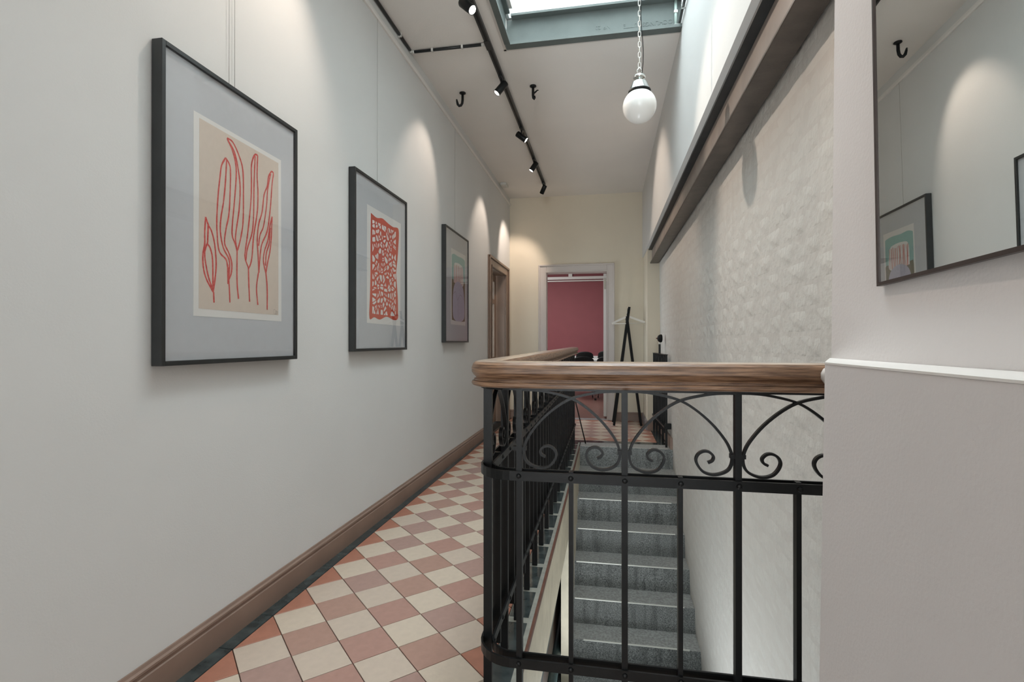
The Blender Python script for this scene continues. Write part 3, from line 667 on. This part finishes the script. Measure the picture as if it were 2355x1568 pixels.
art('arch', [(.17, .44), (.17, .26), (.22, .185), (.35, .165), (.5, .16), (.65, .165), (.77, .185), (.82, .26), (.83, .44), (.5, .46)], M['paper'], .0008)
b = MB()
for k in range(14):
    u = .2+.6*k/13+rr.uniform(-.012, .012); stroke(b, [uv(u, .19+rr.uniform(0, .02)), uv(u+rr.uniform(-.02, .02), .3), uv(u+rr.uniform(-.025, .025), .445)], .0055 if k % 3 else .010, PX+.001)
b.build('stripes', M['stripe'], pc)
art('lilac_dome', [(.10, .80), (.12, .60), (.2, .48), (.35, .425), (.5, .41), (.65, .425), (.8, .48), (.88, .60), (.92, .80), (.88, .90), (.7, .945), (.5, .95), (.3, .945), (.14, .9)], M['lilac'], .0012)
b = MB()
for pts in ([(.12, .60), (.3, .56), (.42, .66), (.62, .58), (.86, .64)], [(.45, .62), (.46, .80), (.47, .94)], [(.3, .96), (.28, 1.04)], [(.62, .95), (.65, 1.05)]):
    pts = [p for p in pts if p[1] < 1]; 
    if len(pts) > 1: stroke(b, [uv(*p) for p in pts], .003, PX+.0014)
b.build('pencil_lines', M['pencil'], pc)
MB().tube([(XW+.009, 4.606, 2.103), (XW+.009, 4.606, 3.085)], .0008, 6).build('hanging_wire', M['wire'], Cc)

# ------------------------------------------------------------------ mirror on the near wall
t = thing('mirror', 'tall mirror in a thin dark bronze frame on the near right wall', 'mirror', (.3845, .46, 1.18))
ya, yb2, za, zb, sl_ = .10, .826, 1.180, 2.13, .0157
def mx(y, z): return .378+.0218*(y-.7)-.0146*(z-1.4)       # hangs very slightly off the wall plane
def mbar(y0, y1, z0, z1, d0, d1):
    v = []
    for z in (z0, z1):
        for y in (y0, y1):
            zz = z+(yb2-y)*sl_
            for d in (d0, d1): v.append((mx(y, zz)+d, y, zz))
    return MB().add(v, [(0, 2, 3, 1), (4, 5, 7, 6), (0, 1, 5, 4), (2, 6, 7, 3), (0, 4, 6, 2), (1, 3, 7, 5)])
f = MB()
for a in ((ya, ya+.005, za, zb), (yb2-.0045, yb2, za, zb), (ya+.005, yb2-.0045, za, za+.005), (ya+.005, yb2-.0045, zb-.005, zb)): q = mbar(*a, -.0018, .0045); f.add(q.v, q.f)
f.build('frame', M['mirframe'], t)
mbar(ya+.005, yb2-.0045, za+.005, zb-.005, 0, .003).build('glass', M['mirror'], t)

# ------------------------------------------------------------------ track lighting
TX = -.81
t = thing('light_track', 'long dark metal lighting track running along the grey ceiling', 'light track', (TX, 3.2, ZC-.03))
MB().box(TX-.018, TX+.018, -.6, 6.78, ZC-.026, ZC-.0005).build('channel', M['track'], t)
MB().box(TX-.006, TX+.006, -.6, 6.77, ZC-.0275, ZC-.0262).build('slot', M['dark'], t)
MB().box(TX-.022, TX+.022, 3.45, 3.56, ZC-.028, ZC-.0262).build('feed_cover', M['track'], t)
def spotlight(y, aim, label, size=60, blend=.65, power=SPOT_W, off=0.):
    d = Vector(aim).normalized(); p = Vector((TX, y, ZC-.105))
    t = thing('track_spotlight', label, 'spotlight', (TX, y, ZC-.03), 'spotlights on the ceiling track')
    MB().bbox(TX-.013, TX+.013, y-.055, y+.055, ZC-.044, ZC-.028, .002).build('adapter', M['track'], t)
    MB().tube([(TX, y, ZC-.045), (TX, y, ZC-.075), p-d*.01], .0075, 10).build('stem', M['track'], t)
    hd = MB().lathe([(.026, -.055), (.0285, -.05), (.0285, .056), (.0275, .058), (.025, .058), (.025, .052)], p, d, 24).build('head', M['iron'], t)
    MB().lathe([(.0245, .0525), (.0235, .055), (.012, .0556)], p, d, 24).build('lens', M['lens'], hd)
    L = bpy.data.lights.new('spot_beam', 'SPOT'); L.energy = power; L.color = WARM; L.spot_size = math.radians(size); L.spot_blend = blend; L.shadow_soft_size = .018
    o = bpy.data.objects.new('spot_beam', L); C.objects.link(o); o.parent = t; o.location = p+d*.066-Vector(t.location)
    o.rotation_euler = d.to_track_quat('-Z', 'Y').to_euler()
spotlight(2.95, (.80, -.36, -.84), 'black track spotlight shining right, nearest at the top edge of the photo', 62, .5, 36)
spotlight(3.95, (-.60, -.22, -.80), 'black track spotlight between the two ceiling hooks, aimed left and down', 60, .65, 11)
spotlight(4.93, (.78, .06, -.60), 'black track spotlight aimed down right, third along the track', 80, .5, 30)
spotlight(5.79, (-.55, -.15, -.85), 'black track spotlight aimed down left, fourth along the track', 60, .65, 17)
spotlight(6.68, (-.44, .36, -.80), 'farthest black track spotlight at the end of the track', 70, .6, 32)
spotlight(1.96, (-.58, -.14, -.80), 'black track spotlight above the top edge of the photo, aimed left', 88, .75, 15)
spotlight(.98, (.80, -.12, -.50), 'black track spotlight above the mirror side of the hall, aimed right', 70, .6, 30)
spotlight(.0, (-.60, .05, -.80), 'black track spotlight at the near end of the track behind the camera')

# conduits
t = thing('conduit', 'black cable conduit with white clips in the left ceiling corner', 'conduit', (XW+.016, 1.0, ZC-.012))
MB().tube([(XW+.013, -1.9, ZC-.011), (XW+.013, 3.485, ZC-.011)], .010, 12).build('tube', M['tubeb'], t)
MB().tube([(XW+.035, 3.512, ZC-.011), (-.862, 3.512, ZC-.011)], .010, 12).build('tube', M['tubeb'], t)
MB().tube([(XW+.013, 3.487, ZC-.011), (XW+.0135, 3.508, ZC-.011), (XW+.018, 3.512, ZC-.011), (XW+.034, 3.512, ZC-.011)], .0115, 12).build('elbow', M['clipw'], t)
MB().tube([(-.861, 3.512, ZC-.011), (-.833, 3.512, ZC-.011)], .0115, 12).build('socket', M['clipw'], t)
for x in (-1.22, -1.00): MB().box(x-.007, x+.007, 3.499, 3.525, ZC-.0235, ZC-.0005).build('clip', M['clipw'], t)
for y in (3.30, 2.85, 2.1, 1.2): MB().box(XW+.0005, XW+.026, y-.007, y+.007, ZC-.0235, ZC-.0005).build('clip', M['clipw'], t)
t = thing('conduit', 'short dark conduit beside the right corner of the skylight', 'conduit', (.478, 3.3, 3.2))
MB().tube([(.476, 3.585, ZC+.03), (.476, 2.2, ZC+.03)], .009, 12).build('tube', M['tubeb'], t)
MB().tube([(.455, 3.594, ZC+.02), (.455, 3.594, 3.384)], .010, 12).build('riser', mat('pale_green_tube', '#a9bab4', .4), t, label='pale green painted upright tube')
for y in (3.40, 3.0): MB().box(.464, .4895, y-.008, y+.008, ZC+.0185, ZC+.0415).build('clip', M['chrome'], t)
MB().bbox(.440, .4895, 3.560, 3.5935, ZC+.004, ZC+.022).build('elbow', M['clipw'], t)
MB().box(.443, .467, 3.582, 3.5935, 3.30, 3.316).build('clip', M['clipw'], t)

# ceiling hooks
def hook(x, y, a, kind, label):
    t = thing('ceiling_hook', label, 'hook', (x, y, ZC), 'old iron hooks in the ceiling')
    MB().lathe([(.026, -.0005), (.027, -.008), (.018, -.013), (.012, -.018)], (x, y, ZC), (0, 0, 1), 18).build('plate', M['iron'], t)
    c, s = math.cos(a), math.sin(a)
    if kind: pts = [(0, -.014), (0, -.06), (.004, -.090), (.014, -.108), (.028, -.112), (.040, -.100), (.046, -.078), (.050, -.058)]
    else: pts = [(0, -.014), (0, -.05), (0, -.08), (.003, -.10), (.010, -.108), (.014, -.10), (.014, -.085)]
    MB().tube([(x+c*u, y+s*u, ZC+w) for u, w in pts], [.011]*(len(pts)-2)+[.009, .006], 10).build('shank', M['iron'], t)
    if not kind: MB().tube([(x, y, ZC-.066), (x+.022, y, ZC-.052), (x+.036, y, ZC-.040), (x+.046, y, ZC-.042)], [.008, .007, .005, .003], 8).build('branch', M['iron'], t)
hook(-1.187, 4.18, PI*1.08, True, 'black iron ceiling hook left of the track, its tip pointing left')
hook(-.59, 4.17, 0, False, 'black iron ceiling hook right of the track with a small side branch')
t = thing('smoke_detector', 'small white sensor box in the far left corner of the ceiling', 'sensor', (-1.33, 6.70, ZC))
MB().bbox(-1.372, -1.29, 6.62, 6.78, ZC-.03, ZC-.0005, .004).build('housing', M['clipw'], t)
MB().box(-1.35, -1.31, 6.66, 6.74, ZC-.034, ZC-.0302).build('grille', M['white'], t)

# ------------------------------------------------------------------ globe pendant on its chain
GX, GY, GZ, GR = .163, 2.67, 2.286, .083
t = thing('pendant_lamp', 'round white glass pendant lamp hanging on a chain below the skylight', 'lamp', (GX, GY, GZ))
n = 20; prof = [(GR*math.sin(PI*(.001+.83*i/n)), -GR*math.cos(PI*(.001+.83*i/n))) for i in range(n+1)]
MB().lathe(prof, (GX, GY, GZ), (0, 0, 1), 36).build('globe', M['opal'], t)
z0 = GZ+GR*.80
g = MB().lathe([(.0535, 0), (.0545, .004), (.0545, .012), (.052, .014), (.036, .052), (.032, .057), (.012, .058)], (GX, GY, z0), (0, 0, 1), 32).build('gallery', M['chrome'], t)
MB().lathe([(.0548, 0), (.0558, .002), (.0558, .010), (.0548, .012)], (GX, GY, z0-.0005), (0, 0, 1), 32).build('rim', M['black'], g)
z1 = z0+.0585
MB().lathe([(.012, 0), (.012, .010), (.028, .012), (.031, .018), (.026, .030), (.010, .036), (.006, .040)], (GX, GY, z1), (0, 0, 1), 24).build('canopy', M['chrome'], t)
z2 = z1+.0405
MB().tube([(GX-.010, GY, z2-.004), (GX-.012, GY, z2+.015), (GX, GY, z2+.030), (GX+.012, GY, z2+.015), (GX+.010, GY, z2-.004)], .0035, 8).build('shackle', M['chrome'], t)
lm = []
for ax in (0, 1):
    pts = []
    for k in range(16):
        a = 2*PI*k/16; u, w = .0062*math.cos(a), .0095*math.sin(a)+(.006 if math.sin(a) > 0 else -.006 if math.sin(a) < 0 else 0)
        pts.append((u, 0, w) if ax == 0 else (0, u, w))
    lm.append(MB().tube(pts, .0021, 6, closed=True).mesh('chain_link', M['clipw']))
k = 0; z = z2+.040
while z < 4.98: inst('chain_link', lm[k % 2], t, (GX, GY, z)); z += .0262; k += 1
pts = [(GX+.012+.006*math.sin(i*.9), GY-.006, z1+.03+i*.06) for i in range(int((4.98-z1-.03)/.06)+1)]
MB().tube([(p[0], p[1], p[2]) for p in pts], .0022, 6).build('cable', M['black'], t)
# ------------------------------------------------------------------ coat rack with hanger
t = thing('coat_rack', 'black wooden trestle clothes rack standing beside the white doorway', 'coat rack', (.26, 7.05, 0))
def leg(a, c, y, w=.030, th=.026):
    d = (Vector(c)-Vector(a)).normalized(); n = Vector((-d.y, d.x))*w/2
    return MB().prism([(a[0]-n.x, a[1]-n.y), (a[0]+n.x, a[1]+n.y), (c[0]+n.x, c[1]+n.y), (c[0]-n.x, c[1]-n.y)], 'y', y-th/2, y+th/2)
for y, dx in ((6.93, 0), (7.22, .004)):
    leg((.292+dx, 1.56), (.094-dx*2, .004), y).build('leg', M['black'], t)
    leg((.262+dx, 1.44), (.445+dx*2, .004), y+.027).build('leg', M['black'], t)
MB().tube([(.283, 6.915, 1.49), (.283, 7.235, 1.49)], .010, 12).build('top_rail', M['black'], t)
t = thing('coat_hanger', 'pale wooden coat hanger on the black clothes rack', 'hanger', (.283, 7.06, 1.36))
arm = smooth([(.070, 1.345), (.15, 1.388), (.235, 1.425), (.283, 1.440), (.331, 1.425), (.415, 1.392), (.500, 1.362)], 4)
MB().flatbar(arm, 'y', 7.06, .014, .026).build('arm', M['hanger'], t)
MB().tube([(.085, 7.06, 1.344), (.285, 7.06, 1.346), (.485, 7.06, 1.358)], .006, 8).build('bar', M['hanger'], t)
MB().tube([(.283+.0165*math.sin(a), 7.06, 1.4885+.0165*math.cos(a)) for a in [-PI*.62+PI*1.5*k/14 for k in range(15)]]+[(.284, 7.06, 1.462), (.283, 7.06, 1.444)], .0026, 8).build('hook', M['chrome'], t)

# ------------------------------------------------------------------ meeting room furniture
def chair(x, y, rot, label, top=.83):
    t = thing('stacking_chair', label, 'chair', (x, y, 0), 'black shell chairs in the meeting room')
    R_ = Matrix.Rotation(rot, 4, 'Z'); O = Vector((x, y, 0))
    def W(p): return O+R_ @ Vector(p)
    # back faces -Y when rot = 0; shell lofted from rows of points
    rows = []; n = 12
    def row(w, y, z, curve, dip=0): rows.append([W((w*u, y+curve*u*u, z-dip*abs(u)**3)) for u in [-1+2*i/n for i in range(n+1)]])
    row(.20, .24, .440, -.02); row(.22, .20, .452, -.01); row(.225, .05, .455, .0); row(.21, -.10, .452, .0); row(.17, -.17, .475, .03); row(.13, -.20, .53, .03)
    row(.17, -.215, .60, .04, .01); row(.20, -.235, .67, .05, .02); row(.205, -.25, .74, .055, .03); row(.185, -.262, top-.03, .05, .03); row(.15, -.268, top, .04, .03)
    v = [p for r_ in rows for p in r_]; m = n+1; k = len(v)
    f = [(i*m+j, i*m+j+1, (i+1)*m+j+1, (i+1)*m+j) for i in range(len(rows)-1) for j in range(n)]
    o = MB().add(v, f, True).build('shell', M['black'], t)
    md = o.modifiers.new('thick', 'SOLIDIFY'); md.thickness = .011
    for sx in (-1, 1):
        for sy, yy in ((1, .22), (-1, -.20)):
            MB().tube([W((sx*.06, yy*.2, .437)), W((sx*.15, yy*.75, .43)), W((sx*.17, yy*.85, .415)), W((sx*.215, yy*1.12, .012))], .008, 8).build('leg', M['chrome'], t)
            q = W((sx*.215, yy*1.12, 0)); MB().lathe([(.011, .0), (.011, .03)], q, (0, 0, 1), 8).build('foot', M['black'], t)
def table(x0, x1, y0, y1, label):
    t = thing('meeting_table', label, 'table', ((x0+x1)/2, (y0+y1)/2, 0), 'pale tables in the meeting room')
    MB().bbox(x0, x1, y0, y1, .715, .745, .003).build('tabletop', M['table'], t)
    for x in (x0+.12, x1-.12):
        for y in (y0+.1, y1-.1): MB().tube([(x, y, 0), (x, y, .714)], .02, 10).build('leg', M['chrome'], t)
table(-1.6, .9, 10.35, 11.55, 'near pale meeting table behind the two nearest black chairs')
table(-1.6, .9, 12.5, 13.5, 'far pale meeting table in front of the red wall')
chair(-.46, 10.12, .12, 'nearest black shell chair seen through the doorway, left of its twin')
chair(.03, 10.1, -.08, 'black shell chair half hidden by the right door jamb, near table')
chair(-.50, 12.25, .0, 'black shell chair farther back behind the left near chair', .88)
chair(.02, 12.2, -.1, 'black shell chair farther back beside the right door jamb', .90)
t = thing('wall_rail', 'white double rail with a bracket across the top of the red wall', 'rail', (-.9, 14.95, 2.9))
MB().bbox(-3.2, 1.6, 14.94, 14.999, 3.065, 3.135).build('rail', M['white'], t)
MB().bbox(-3.2, 1.6, 14.94, 14.999, 2.905, 2.985).build('rail', M['white'], t)
MB().bbox(-3.2, 1.6, 14.95, 14.999, 2.845, 2.878).build('rail', M['white'], t)
for x in (-2.6, -1.03, .6): MB().bbox(x-.055, x+.055, 14.93, 14.999, 2.9855, 3.0645).build('bracket', M['white'], t)
